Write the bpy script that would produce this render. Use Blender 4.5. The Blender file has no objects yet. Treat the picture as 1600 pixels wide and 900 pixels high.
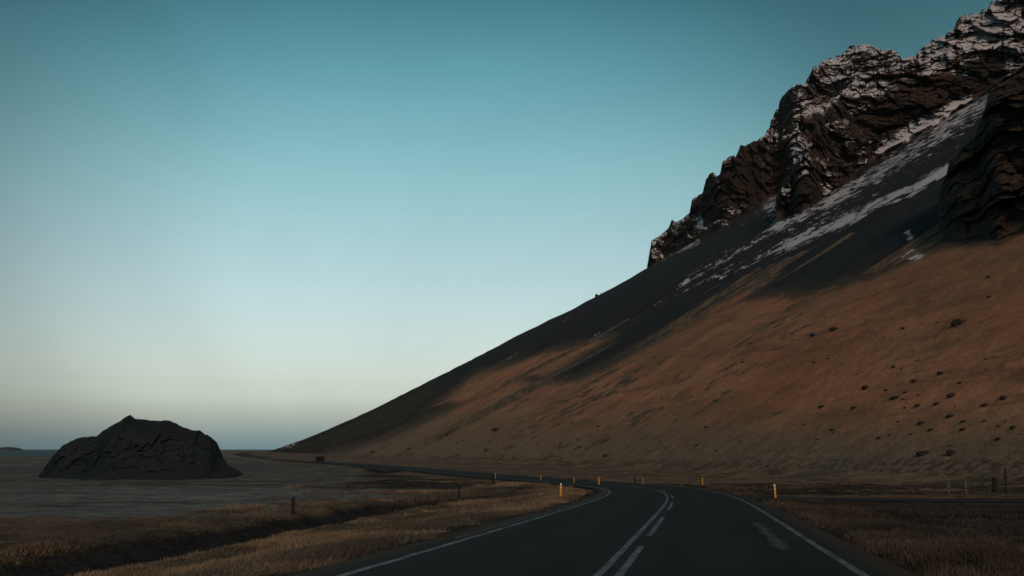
import bpy, math, random
import numpy as np
from mathutils import Vector
rng = np.random.default_rng(7); random.seed(7)
S = bpy.context.scene
COL = S.collection

# ------------------------------------------------------------------ camera, sky, sun, exposure
F = 1600.0                      # focal length in photo pixels (photo is 1600 wide) = 36 mm
CZ = 6.0                        # camera height above the sea; the road lies 1.46 m below it
PITCH = math.atan(252 / F)
cam_d = bpy.data.cameras.new('camera'); cam = bpy.data.objects.new('camera', cam_d); COL.objects.link(cam)
cam_d.sensor_width = 36; cam_d.lens = 36 * F / 1600; cam_d.clip_start = .1; cam_d.clip_end = 90000
cam.location = (0, 0, CZ); cam.rotation_euler = (math.pi / 2 + PITCH, 0, 0)
S.camera = cam

SUN_AZ, SUN_EL = math.radians(174), math.radians(24)     # clockwise from +Y: behind the camera
wd = bpy.data.worlds.new('World'); S.world = wd; wd.use_nodes = True
nt = wd.node_tree; nt.nodes.clear()
def wn(t, **k):
    n = nt.nodes.new(t)
    for a, b in k.items(): setattr(n, a, b)
    return n
def wl(a, b): nt.links.new(a, b)
def wmath(op, a, b=None, clamp=False):
    n = wn('ShaderNodeMath', operation=op); n.use_clamp = clamp
    for i, v in enumerate((a, b)):
        if v is None: continue
        if isinstance(v, (int, float)): n.inputs[i].default_value = v
        else: wl(v, n.inputs[i])
    return n.outputs[0]
SKY_STRENGTH = .1
sky = wn('ShaderNodeTexSky', sky_type='NISHITA', sun_disc=False)
sky.sun_elevation = math.radians(5); sky.sun_rotation = SUN_AZ; sky.dust_density = 2; sky.ozone_density = 3
tc = wn('ShaderNodeTexCoord'); sep = wn('ShaderNodeSeparateXYZ'); wl(tc.outputs['Generated'], sep.inputs[0])
ramp = wn('ShaderNodeValToRGB')
def srgb(c): return [((v / 255) / 12.92 if v / 255 < .04045 else ((v / 255 + .055) / 1.055) ** 2.4) for v in c]
SKY = [(0, (116, 148, 156)), (.012, (146, 166, 165)), (.03, (192, 201, 190)), (.05, (214, 225, 211)), (.075, (218, 230, 220)), (.10, (212, 230, 225)), (.14, (197, 224, 225)), (.2, (173, 210, 216)),
       (.245, (154, 201, 208)), (.30, (129, 184, 193)), (.355, (103, 166, 178)), (.417, (76, 140, 152)), (.6, (50, 104, 117)), (1, (42, 88, 100))]
ramp.color_ramp.elements.remove(ramp.color_ramp.elements[1])
for i, (pos, c) in enumerate(SKY):
    el = ramp.color_ramp.elements[0] if i == 0 else ramp.color_ramp.elements.new(pos)
    el.position = pos; el.color = srgb(c) + [1]
wl(wmath('MAXIMUM', sep.outputs[2], 0), ramp.inputs[0])
# broad twilight brightening round the direction opposite the sun
gl = Vector((math.sin(math.radians(-4.5)), math.cos(math.radians(-4.5)), .13)).normalized()
dot = wn('ShaderNodeVectorMath', operation='DOT_PRODUCT'); wl(tc.outputs['Generated'], dot.inputs[0]); dot.inputs[1].default_value = gl
mr = wn('ShaderNodeMapRange', interpolation_type='SMOOTHSTEP'); wl(dot.outputs['Value'], mr.inputs[0])
mr.inputs[1].default_value = .88; mr.inputs[2].default_value = .999; mr.inputs[3].default_value = .42; mr.inputs[4].default_value = 1.0
# thin high veil of cirrus
mp = wn('ShaderNodeMapping', vector_type='TEXTURE'); wl(tc.outputs['Generated'], mp.inputs[0]); mp.inputs['Rotation'].default_value = (0, math.radians(52), 0); mp.inputs['Scale'].default_value = (1.0, .7, .5)
no = wn('ShaderNodeTexNoise'); wl(mp.outputs[0], no.inputs[0]); no.inputs['Scale'].default_value = 2.2; no.inputs['Detail'].default_value = 6; no.inputs['Distortion'].default_value = 1.6
mr2 = wn('ShaderNodeMapRange'); wl(no.outputs[0], mr2.inputs[0]); mr2.inputs[1].default_value = .35; mr2.inputs[2].default_value = .8; mr2.inputs[3].default_value = .975; mr2.inputs[4].default_value = 1.07
gain = wmath('MULTIPLY', wmath('MULTIPLY', mr.outputs[0], mr2.outputs[0]), .94 / SKY_STRENGTH)
sc1 = wn('ShaderNodeVectorMath', operation='SCALE'); wl(ramp.outputs[0], sc1.inputs[0]); wl(gain, sc1.inputs['Scale'])
sc2 = wn('ShaderNodeVectorMath', operation='SCALE'); wl(sky.outputs[0], sc2.inputs[0]); sc2.inputs['Scale'].default_value = .10
add = wn('ShaderNodeVectorMath', operation='ADD'); wl(sc1.outputs[0], add.inputs[0]); wl(sc2.outputs[0], add.inputs[1])
bg = wn('ShaderNodeBackground'); wl(add.outputs[0], bg.inputs[0]); bg.inputs[1].default_value = SKY_STRENGTH
wo = wn('ShaderNodeOutputWorld'); wl(bg.outputs[0], wo.inputs[0])

sl = bpy.data.lights.new('sun', 'SUN'); sun = bpy.data.objects.new('sun', sl); COL.objects.link(sun)
sl.energy = 1.5; sl.angle = math.radians(14); sl.color = (1, .74, .56)
sdir = Vector((math.sin(SUN_AZ) * math.cos(SUN_EL), math.cos(SUN_AZ) * math.cos(SUN_EL), math.sin(SUN_EL)))
sun.rotation_euler = sdir.to_track_quat('Z', 'Y').to_euler()
S.view_settings.view_transform = 'Standard'; S.view_settings.look = 'None'
S.view_settings.exposure = 0; S.view_settings.gamma = 1
S.cycles.max_bounces = 5; S.cycles.diffuse_bounces = 3

# ------------------------------------------------------------------ helpers
cp, sp = math.cos(PITCH), math.sin(PITCH)
def te(x, y):                   # photo pixel -> direction (t = X/Y, e = height/Y)
    a = (np.asarray(x, float) - 800) / F; b = (450 - np.asarray(y, float)) / F
    d = cp - b * sp
    return a / d, (sp + b * cp) / d
def e_at(x, y): return te(x, y)[1]
def x_of(t, e): return 800 + F * np.asarray(t) / (cp + e * sp)
def y_of(e): return 450 - F * (-sp + e * cp) / (cp + e * sp)

def h3(x, y, z, seed=0):
    with np.errstate(over='ignore'):
        h = (x.astype(np.int64).astype(np.uint32) * np.uint32(374761393) + y.astype(np.int64).astype(np.uint32) * np.uint32(668265263)
             + z.astype(np.int64).astype(np.uint32) * np.uint32(2246822519) + np.uint32((seed * 3266489917) & 0xffffffff))
        h = (h ^ (h >> np.uint32(13))) * np.uint32(1274126177)
        h = (h ^ (h >> np.uint32(15))) * np.uint32(2654435761)
        h = h ^ (h >> np.uint32(16))
    return h.astype(np.float64) / 4294967295.0
def vn(x, y, z, seed=0):        # value noise, -1..1
    x, y, z = np.broadcast_arrays(np.asarray(x, float), np.asarray(y, float), np.asarray(z, float))
    ix, iy, iz = np.floor(x), np.floor(y), np.floor(z)
    fx, fy, fz = x - ix, y - iy, z - iz
    w = lambda f: f * f * f * (f * (f * 6 - 15) + 10)
    fx, fy, fz = w(fx), w(fy), w(fz)
    r = 0
    for dx in (0, 1):
        for dy in (0, 1):
            for dz in (0, 1):
                r = r + h3(ix + dx, iy + dy, iz + dz, seed) * (fx if dx else 1 - fx) * (fy if dy else 1 - fy) * (fz if dz else 1 - fz)
    return r * 2 - 1
def fbm(x, y, z, oct=4, seed=0, gain=.5):
    a, s, n = 1.0, 0, 0
    for i in range(oct):
        s = s + a * vn(x * 2.03 ** i + 17.3 * i, y * 2.03 ** i - 9.1 * i, z * 2.03 ** i + 3.7 * i, seed + i); n += a; a *= gain
    return s / n
def worley(x, y, z, seed=0):    # F1, F2, cell value
    x, y, z = np.broadcast_arrays(np.asarray(x, float), np.asarray(y, float), np.asarray(z, float))
    ix, iy, iz = np.floor(x), np.floor(y), np.floor(z)
    f1 = np.full(x.shape, 9.0); f2 = np.full(x.shape, 9.0); cv = np.zeros(x.shape)
    for dx in (-1, 0, 1):
        for dy in (-1, 0, 1):
            for dz in (-1, 0, 1):
                a, b, c = ix + dx, iy + dy, iz + dz
                d = np.sqrt((a + h3(a, b, c, seed) - x) ** 2 + (b + h3(a, b, c, seed + 1) - y) ** 2 + (c + h3(a, b, c, seed + 2) - z) ** 2)
                nv = h3(a, b, c, seed + 3)
                near = d < f1
                f2 = np.where(near, f1, np.minimum(f2, d)); cv = np.where(near, nv, cv); f1 = np.where(near, d, f1)
    return f1, f2, cv
def facet(x, y, z, seed=0):     # broken-rock relief: every cell is a plane of its own offset and tilt
    x, y, z = np.broadcast_arrays(np.asarray(x, float), np.asarray(y, float), np.asarray(z, float))
    ix, iy, iz = np.floor(x), np.floor(y), np.floor(z)
    f1 = np.full(x.shape, 9.0); f2 = np.full(x.shape, 9.0); val = np.zeros(x.shape)
    for dx in (-1, 0, 1):
        for dy in (-1, 0, 1):
            for dz in (-1, 0, 1):
                a, b, c = ix + dx, iy + dy, iz + dz
                ox, oy, oz = x - a - h3(a, b, c, seed), y - b - h3(a, b, c, seed + 1), z - c - h3(a, b, c, seed + 2)
                d = np.sqrt(ox * ox + oy * oy + oz * oz); hv = h3(a, b, c, seed + 3)
                pv = (hv - .5) * 1.5 + 1.3 * ((h3(a, b, c, seed + 4) - .5) * 1.9 * ox + (h3(a, b, c, seed + 5) * 1.3 - .25) * oz)
                near = d < f1
                f2 = np.where(near, f1, np.minimum(f2, d)); val = np.where(near, pv, val); f1 = np.where(near, d, f1)
    return val, f2 - f1
def sst(a, b, v):
    t = np.clip((np.asarray(v, float) - a) / (b - a), 0, 1); return t * t * (3 - 2 * t)
def smax(a, b, k): 
    h = np.clip(.5 + .5 * (a - b) / k, 0, 1); return b + (a - b) * h + k * h * (1 - h)

def mesh_np(name, co, faces, mat, parent=None, smooth=True, attrs=None):
    me = bpy.data.meshes.new(name)
    co = np.ascontiguousarray(co, np.float32); faces = np.ascontiguousarray(faces, np.int32)
    n, k = faces.shape
    me.vertices.add(len(co)); me.vertices.foreach_set('co', co.ravel())
    me.loops.add(n * k); me.loops.foreach_set('vertex_index', faces.ravel())
    me.polygons.add(n); me.polygons.foreach_set('loop_start', np.arange(0, n * k, k, dtype=np.int32))
    me.polygons.foreach_set('use_smooth', np.full(n, smooth))
    me.update(calc_edges=True)
    for an, av in (attrs or {}).items():
        av = np.asarray(av, np.float32)
        if av.ndim == 1:
            at = me.attributes.new(an, 'FLOAT', 'POINT'); at.data.foreach_set('value', av)
        else:
            at = me.attributes.new(an, 'FLOAT_COLOR', 'POINT')
            at.data.foreach_set('color', np.hstack([av, np.ones((len(av), 1), np.float32)]).ravel())
    me.materials.append(mat)
    o = bpy.data.objects.new(name, me); COL.objects.link(o)
    if parent: o.parent = parent
    return o
def grid_faces(nr, nc, off=0):
    i = np.arange(nr - 1)[:, None] * nc + np.arange(nc - 1)[None, :]
    i = i.ravel() + off
    return np.stack([i, i + 1, i + nc + 1, i + nc], 1)
def grid_normals(P):            # P (r,c,3)
    du = np.gradient(P, axis=1); dv = np.gradient(P, axis=0)
    n = np.cross(du, dv); return n / (np.linalg.norm(n, axis=2, keepdims=True) + 1e-9)
def tag(o, label=None, cat=None, group=None, kind=None):
    for k, v in (('label', label), ('category', cat), ('group', group), ('kind', kind)):
        if v: o[k] = v
    return o
def empty(name, loc, rz=0):
    o = bpy.data.objects.new(name, None); COL.objects.link(o); o.location = loc; o.rotation_euler = (0, 0, rz); o.empty_display_size = .3; return o

class NT:
    def __init__(s, name, rough=.9, spec=.2):
        s.m = bpy.data.materials.new(name); s.m.use_nodes = True; s.t = s.m.node_tree
        s.b = s.t.nodes['Principled BSDF']; s.b.inputs['Roughness'].default_value = rough; s.b.inputs['Specular IOR Level'].default_value = spec
    def n(s, ty, **k):
        x = s.t.nodes.new(ty)
        for a, b in k.items(): setattr(x, a, b)
        return x
    def l(s, a, b): s.t.links.new(a, b)
    def put(s, sock, v):
        if isinstance(v, (int, float)): sock.default_value = v
        elif isinstance(v, (tuple, list)): sock.default_value = tuple(v) + ((1,) if len(v) == 3 and sock.type == 'RGBA' else ())
        else: s.l(v, sock)
    def math(s, op, a, b=0, clamp=False):
        x = s.n('ShaderNodeMath', operation=op); x.use_clamp = clamp; s.put(x.inputs[0], a); s.put(x.inputs[1], b); return x.outputs[0]
    def pos(s): return s.n('ShaderNodeNewGeometry').outputs['Position']
    def attr(s, name, out='Fac'): return s.n('ShaderNodeAttribute', attribute_name=name).outputs[out]
    def noise(s, vec, scale, detail=4, rough=.55, dist=0):
        x = s.n('ShaderNodeTexNoise'); s.l(vec, x.inputs['Vector']); x.inputs['Scale'].default_value = scale; x.inputs['Detail'].default_value = detail
        x.inputs['Roughness'].default_value = rough; x.inputs['Distortion'].default_value = dist; return x.outputs[0]
    def mapr(s, v, a, b, c=0, d=1, smooth=True):
        x = s.n('ShaderNodeMapRange'); x.interpolation_type = 'SMOOTHSTEP' if smooth else 'LINEAR'
        s.put(x.inputs[0], v)
        for i, q in enumerate((a, b, c, d)): s.put(x.inputs[i + 1], q)
        return x.outputs[0]
    def mix(s, f, a, b, mode='MIX'):
        x = s.n('ShaderNodeMix', data_type='RGBA', blend_type=mode); s.put(x.inputs[0], f); s.put(x.inputs[6], a); s.put(x.inputs[7], b); return x.outputs[2]
    def frame(s, ky, kx, kz=None):     # fall-line frame: feature size (along strike, down slope)
        v = s.n('ShaderNodeMapping'); v.vector_type = 'TEXTURE'; s.l(s.pos(), v.inputs[0])
        v.inputs['Rotation'].default_value = (0, 0, STRIKE); v.inputs['Scale'].default_value = (kx, ky, kz or 60); return v.outputs[0]
    def bump(s, h, strength=.5, dist=.1):
        x = s.n('ShaderNodeBump'); x.inputs['Strength'].default_value = strength; x.inputs['Distance'].default_value = dist; s.l(h, x.inputs['Height']); s.l(x.outputs[0], s.b.inputs['Normal'])
    def color(s, c): s.put(s.b.inputs['Base Color'], c)
STRIKE = math.radians(-13.4) * -1      # the foot of the mountain runs 13.4 degrees left of straight ahead

# ------------------------------------------------------------------ shape of the land (heights relative to the camera)
def g_road(Y):
    Y = np.asarray(Y, float); q = np.clip(Y - 60, 0, 120)
    return -(1.46 + .02 * np.minimum(Y, 60) + .02 * q - .02 * q * q / 240) - .012 * np.clip(Y - 320, 0, 100) * 0
RD = np.array([(-22, -90), (-9.6, -40), (-1.45, 0), (1.3, 14.8), (3.1, 24.8), (5.1, 36), (7.2, 48), (9.05, 60), (10.25, 70), (10.9, 80), (10.75, 89), (9.8, 98), (8.0, 108), (5.0, 122),
               (1.0, 138), (-5, 160), (-10.5, 180), (-20, 210), (-33, 250), (-46, 285), (-63, 325), (-86, 380), (-110, 450), (-140, 560), (-180, 700), (-262, 1000), (-380, 1500)], float)
def spline(P, n):
    P = np.asarray(P, float); out = []
    Q = np.vstack([2 * P[0] - P[1], P, 2 * P[-1] - P[-2]])
    for i in range(1, len(Q) - 2):
        t = np.linspace(0, 1, n, endpoint=False)[:, None]; a, b, c, d = Q[i - 1:i + 3]
        out.append(.5 * (2 * b + (c - a) * t + (2 * a - 5 * b + 4 * c - d) * t ** 2 + (3 * b - a - 3 * c + d) * t ** 3))
    return np.vstack(out + [P[-1:]])
RS = spline(RD, 24)
k5 = np.hanning(31); k5 /= k5.sum()
rx = np.interp(np.arange(-90, 1500, 1.0), RS[:, 1], RS[:, 0]); rxs = np.convolve(np.pad(rx, 15, 'edge'), k5, 'valid')
RY = np.arange(-90, 1500, 1.0); rxs[:20] = rx[:20]; rxs[-20:] = rx[-20:]
RDX = np.gradient(rxs, RY)
def road_x(Y): return np.interp(Y, RY, rxs)
def road_d(X, Y): return (X - road_x(Y)) / np.sqrt(1 + np.interp(Y, RY, RDX) ** 2)
DT = np.array([(-21, 10), (-17.5, 24), (-15.2, 34), (-14, 43), (-12.4, 51), (-9.2, 68), (-6.8, 76), (-2.6, 85), (1.8, 93), (3.2, 100)], float)
DTS = spline(DT, 20)
def ditch_d(X, Y): return (X - np.interp(Y, DTS[:, 1], DTS[:, 0])) * .965
SR = spline(np.array([(8, 71), (14, 65.5), (20, 61), (27, 58), (45, 54.5), (90, 51), (200, 46)], float), 16)
def side_d(X, Y): return (Y - np.interp(X, SR[:, 0], SR[:, 1])) * .93

SIL = np.array([(300, 730), (380, 720), (420, 708), (450, 697), (480, 684.5), (560, 650), (640, 611), (700, 580), (760, 549.5), (820, 519), (880, 489), (935, 463.5), (975, 441), (1011, 419), (1100, 364), (1215, 296), (1340, 222), (1480, 139), (1600, 68), (1900, -110)], float)
_sx = np.arange(300, 1901, 2.0); _k = np.hanning(61); _k /= _k.sum()
_sy = np.interp(np.arange(240, 1961, 2.0), SIL[:, 0], SIL[:, 1], left=733)
_sy[-30:] = -110 + (np.arange(1902, 1961, 2.0)[:30] - 1900) * -.593
_sy = np.convolve(_sy, _k, 'valid')[:len(_sx)]
SIL = np.stack([_sx, _sy], 1)[::5]
SIL_T, SIL_E = te(SIL[:, 0], SIL[:, 1])
A_PL, DMAX = 50.0, 1500.0
def e_sil(t):
    t = np.asarray(t, float); r = np.interp(t, SIL_T, SIL_E)
    kR = (SIL_E[-1] - SIL_E[-30]) / (SIL_T[-1] - SIL_T[-30])
    return np.where(t > SIL_T[-1], SIL_E[-1] + kR * (t - SIL_T[-1]), r)
def scree_D(t, e): return A_PL / (e_sil(t) - e + A_PL / DMAX)
def mount_z(X, Y):              # the mountain's plane-like flank
    Ys = np.maximum(Y, 1.0); t = np.clip(X / Ys, -.6, 4)
    z = (e_sil(t) + A_PL / DMAX) * Ys - A_PL
    kR = (SIL_E[-1] - SIL_E[-30]) / (SIL_T[-1] - SIL_T[-30]); z0 = SIL_E[-1] - kR * SIL_T[-1]
    flat = (z0 + A_PL / DMAX) * Y + kR * X - A_PL
    return np.where((Y < 1) | (X / Ys > 1.2), flat, z)
def land_z(X, Y):
    X = np.asarray(X, float); Y = np.asarray(Y, float)
    d = road_d(X, Y); zr = g_road(np.clip(Y, -90, 1500))
    n1 = fbm(X / 14, Y / 14, 0, 3, 3); n2 = fbm(X / 2.2, Y / 2.2, 0, 3, 5)
    left = -4.0 + .25 * n1 + .0 * Y
    left = left - .5 * sst(250, 700, Y)
    # low hummocks between the field and the road, beyond the rock
    for hx, hy, sx, sy, h in ((-68, 205, 26, 30, 1.25), (-40, 190, 14, 22, .8), (-24, 165, 12, 14, .9), (-12, 128, 7, 8, .55), (-95, 330, 40, 60, 1.3), (-150, 420, 40, 80, 1.8), (-70, 150, 28, 8, .3)):
        left = left + h * np.exp(-((X - hx) / sx) ** 2 - ((Y - hy) / sy) ** 2)
    right = zr - .35 + .12 * n1 + .12 * sst(8, 30, d) * n2
    bl = sst(-4.3, -17, d)
    z = np.where(d < 0, zr - .12 + (left - (zr - .12)) * bl, right)
    z = z + np.where(np.abs(d) > 4.6, .10 * n2 * sst(4.6, 8, np.abs(d)), 0)
    # ditch along the field edge
    dd = ditch_d(X, Y); on = sst(8, 18, Y) * sst(103, 88, Y)
    z = z - .85 * np.exp(-(dd / 2.3) ** 4) * on + .12 * np.exp(-((np.abs(dd) - 3.4) / 1.0) ** 2) * on * (1 + n2)
    z = np.where(np.abs(d) < 4.45, zr - .05, z)
    z = z - np.where(np.abs(d) < 3.95, .12 + .25 * sst(120, 400, Y), 0)
    # farm road bed
    sd = side_d(X, Y); so = (X > 9) & (d > 3)
    zs = g_road(np.interp(X, SR[:, 0], SR[:, 1])) - .12
    w = np.where(so, sst(5.2, 3.0, np.abs(sd)), 0) * sst(3.5, 6, d)
    z = z * (1 - w) + (zs - .12) * w
    # mountain foot
    m = mount_z(X, Y) - .5 - 400 * sst(700, 1200, Y)
    z = np.where(d > 6, smax(z, np.minimum(m, 90), 3.0 * sst(6, 30, d) + .01), z)
    # coast
    sea = np.where(X < -.30 * Y, sst(560, 800, Y + .12 * (X + .3 * Y) + 25 * vn(X / 60, Y / 60, 0, 9)), 0) * sst(-.27, -.33, X / np.maximum(Y, 1))
    z = z - 4.5 * sea
    return z
def ray_land(x, y, lift=0):     # where the line of sight through a photo pixel meets the land
    t, e = te(x, y); Y = np.arange(9, 900, .25)
    under = land_z(t * Y, Y) + lift > e * Y
    i = int(np.argmax(under)); 
    return float(t * Y[i]), float(Y[i])
def on_slope(x, y, push=0):
    t, e = te(x, y); D = float(scree_D(t, e))
    return float(t * D), D, float(e * D) + CZ

# ------------------------------------------------------------------ materials
def mat_ground():
    m = NT('ground', 1, .03); p = m.pos(); c = m.attr('col', 'Color')
    f1 = m.noise(p, 5, 5, .65); f2 = m.noise(p, .7, 4, .6)
    c2 = m.mix(m.mapr(f1, .3, .7), m.mix(1, c, (.5, .5, .52), 'MULTIPLY'), m.mix(1, c, (1.5, 1.45, 1.35), 'MULTIPLY'))
    c3 = m.mix(m.mapr(f2, .35, .65), m.mix(1, c2, (.72, .74, .78), 'MULTIPLY'), m.mix(1, c2, (1.25, 1.2, 1.12), 'MULTIPLY'))
    m.color(c3); m.bump(f1, .8, .12); return m.m
def mat_slope():
    m = NT('scree and grass slope', .95, .1)
    p = m.pos()
    st = m.noise(m.frame(13, 9), 1, 6, .78, .15)         # streaks running down the fall line
    st2 = m.noise(m.frame(34, 60), 1, 5, .62, .3)
    fine = m.noise(m.frame(5, 2.2), 1, 6, .75)
    blot = m.noise(p, .035, 5, .62)
    tus = m.noise(m.frame(3.4, 1.3), 1, 5, .75)
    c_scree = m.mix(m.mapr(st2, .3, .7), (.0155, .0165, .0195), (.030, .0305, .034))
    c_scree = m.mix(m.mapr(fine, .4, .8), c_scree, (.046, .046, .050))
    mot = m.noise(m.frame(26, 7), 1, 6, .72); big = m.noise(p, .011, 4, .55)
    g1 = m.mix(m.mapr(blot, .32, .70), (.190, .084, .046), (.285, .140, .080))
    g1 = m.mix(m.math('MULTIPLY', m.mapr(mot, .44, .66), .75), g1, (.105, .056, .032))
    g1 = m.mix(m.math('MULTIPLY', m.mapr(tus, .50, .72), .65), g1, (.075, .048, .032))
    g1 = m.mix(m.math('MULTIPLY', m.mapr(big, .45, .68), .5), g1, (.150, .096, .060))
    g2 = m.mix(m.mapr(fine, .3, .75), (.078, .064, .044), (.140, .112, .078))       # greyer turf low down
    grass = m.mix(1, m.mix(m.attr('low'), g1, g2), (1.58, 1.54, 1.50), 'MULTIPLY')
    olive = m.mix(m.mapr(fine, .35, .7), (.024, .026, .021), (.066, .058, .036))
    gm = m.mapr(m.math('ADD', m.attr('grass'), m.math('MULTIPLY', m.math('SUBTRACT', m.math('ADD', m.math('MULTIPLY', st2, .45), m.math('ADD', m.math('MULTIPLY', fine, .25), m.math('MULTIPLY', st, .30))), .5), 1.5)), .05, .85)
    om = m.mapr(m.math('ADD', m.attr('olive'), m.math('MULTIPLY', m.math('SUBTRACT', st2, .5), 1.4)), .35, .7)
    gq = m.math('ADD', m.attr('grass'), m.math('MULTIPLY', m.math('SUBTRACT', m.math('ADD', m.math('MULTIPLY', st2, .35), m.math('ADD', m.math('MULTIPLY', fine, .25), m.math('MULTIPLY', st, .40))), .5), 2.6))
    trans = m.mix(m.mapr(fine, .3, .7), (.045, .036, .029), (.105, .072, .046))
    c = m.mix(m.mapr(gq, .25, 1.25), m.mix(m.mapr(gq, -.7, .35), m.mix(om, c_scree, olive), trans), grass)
    hn = m.noise(p, .9, 5, .7); hb = m.noise(p, .09, 4, .6)
    hc = m.mix(m.mapr(hn, .38, .62), (.062, .046, .037), (.205, .148, .106)); hc = m.mix(m.mapr(hb, .5, .7), hc, m.mix(m.mapr(hn, .35, .65), (.05, .048, .036), (.16, .145, .11)))
    c = m.mix(m.math('MULTIPLY', m.attr('heath'), .9), c, hc)
    sn = m.math('ADD', m.math('MULTIPLY', st, .70), m.math('MULTIPLY', m.noise(m.frame(7, 4), 1, 4, .7), .30))
    thr = m.math('SUBTRACT', .80, m.math('MULTIPLY', m.attr('snow'), .40))
    sm = m.mapr(m.math('SUBTRACT', sn, thr), -.004, .016)
    c = m.mix(sm, c, (.56, .53, .56))
    m.color(c); m.bump(m.math('ADD', m.math('MULTIPLY', fine, .6), m.math('MULTIPLY', m.math('MULTIPLY', st, .8), m.math('SUBTRACT', 1, gm))), .9, 1.4); return m.m
def mat_crag():
    m = NT('crag rock and snow', .93, .12); p = m.pos()
    a = m.noise(p, .035, 6, .65); b = m.noise(p, .22, 6, .7)
    v = m.n('ShaderNodeMapping'); m.l(p, v.inputs[0]); v.inputs['Scale'].default_value = (.25, .25, 1.6); v.inputs['Rotation'].default_value = (0, .16, 0)
    lay = m.noise(v.outputs[0], .16, 5, .65, .4)
    c = m.mix(m.mapr(a, .35, .7), (.020, .0185, .020), (.052, .037, .030))
    c = m.mix(m.mapr(lay, .4, .68), c, m.mix(1, c, (1.7, 1.55, 1.45), 'MULTIPLY'))
    c = m.mix(m.math('MULTIPLY', m.mapr(b, .55, .8), .6), c, (.018, .016, .018))
    c = m.mix(m.math('MULTIPLY', m.attr('moss'), m.mapr(a, .3, .6)), c, (.105, .058, .026))
    ns = m.math('ADD', m.math('MULTIPLY', b, .5), m.math('MULTIPLY', m.noise(p, .8, 4, .7), .5))
    s = m.mapr(m.math('ADD', m.attr('snow'), m.math('MULTIPLY', m.math('SUBTRACT', ns, .5), 1.1)), .42, .54)
    c = m.mix(s, c, (.60, .58, .61))
    m.color(c); m.bump(m.math('ADD', b, m.math('MULTIPLY', lay, .8)), 1.0, 2.2); return m.m
def mat_rock(name, c0, c1, sc=.5, grass=None):
    m = NT(name, .92, .15); p = m.n('ShaderNodeTexCoord').outputs['Object']
    a = m.noise(p, sc, 6, .65); b = m.noise(p, sc * 5, 5, .7)
    c = m.mix(m.mapr(a, .35, .68), c0, c1); c = m.mix(m.math('MULTIPLY', m.mapr(b, .5, .75), .6), c, m.mix(1, c, (.5, .5, .55), 'MULTIPLY'))
    if grass:
        up = m.n('ShaderNodeSeparateXYZ'); m.l(m.n('ShaderNodeNewGeometry').outputs['Normal'], up.inputs[0])
        c = m.mix(m.mapr(m.math('ADD', up.outputs[2], m.math('MULTIPLY', m.math('SUBTRACT', a, .5), 2.2)), .45, .95), c, grass)
    m.color(c); m.bump(b, .9, .25); return m.m
def mat_plain(name, c, rough=.7, var=.25, sc=6, spec=.3, metal=0):
    m = NT(name, rough, spec); p = m.n('ShaderNodeTexCoord').outputs['Object']
    m.color(m.mix(m.mapr(m.noise(p, sc, 4), .3, .7), [v * (1 - var) for v in c], [min(1, v * (1 + var)) for v in c])); m.b.inputs['Metallic'].default_value = metal
    return m.m
def mat_asphalt():
    m = NT('asphalt', .95, .04); p = m.pos(); a = m.attr('across')
    f = m.noise(p, 60, 3, .7); q = m.noise(p, .35, 5, .6)
    c = m.mix(m.mapr(f, .3, .75), (.018, .021, .024), (.040, .044, .047))
    c = m.mix(m.mapr(q, .3, .7), m.mix(1, c, (.8, .8, .8), 'MULTIPLY'), m.mix(1, c, (1.2, 1.2, 1.2), 'MULTIPLY'))
    # wheel paths polished a little darker, seams and edges dusty
    wp = m.math('MULTIPLY', m.math('ADD', m.math('COSINE', m.math('MULTIPLY', a, 2 * math.pi / 1.75)), 1), .5)
    c = m.mix(m.math('MULTIPLY', wp, .28), c, m.mix(1, c, (1.55, 1.5, 1.42), 'MULTIPLY'))
    ed = m.mapr(m.math('ADD', m.math('ABSOLUTE', a), m.math('MULTIPLY', m.math('SUBTRACT', m.noise(p, 2.5, 4), .5), .7)), 3.75, 4.15)
    c = m.mix(ed, c, (.055, .046, .036))
    m.color(c); m.l(m.mapr(q, .3, .7, .85, 1.0), m.b.inputs['Roughness']); m.bump(f, .35, .008); return m.m
def mat_paint(name, col, lo, hi):
    m = NT(name, .7, .3); p = m.pos()
    w = m.math('ADD', m.math('MULTIPLY', m.noise(p, 9, 5, .7), .55), m.math('MULTIPLY', m.noise(p, 1.1, 4), .45))
    m.color(m.mix(m.mapr(w, lo, hi), (.030, .033, .036), col)); return m.m
def mat_worn(c0=2.9):
    m = NT('worn road paint', .9, .1); p = m.pos(); a = m.attr('across')
    w = m.math('ADD', m.math('MULTIPLY', m.noise(p, 7, 5, .7), .6), m.math('MULTIPLY', m.noise(p, .8, 4), .4))
    side = m.math('MULTIPLY', m.math('ABSOLUTE', m.math('SUBTRACT', a, c0)), 1.1)
    m.color(m.mix(m.mapr(m.math('SUBTRACT', w, side), .36, .52), (.028, .031, .034), (.078, .086, .088))); return m.m
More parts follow.
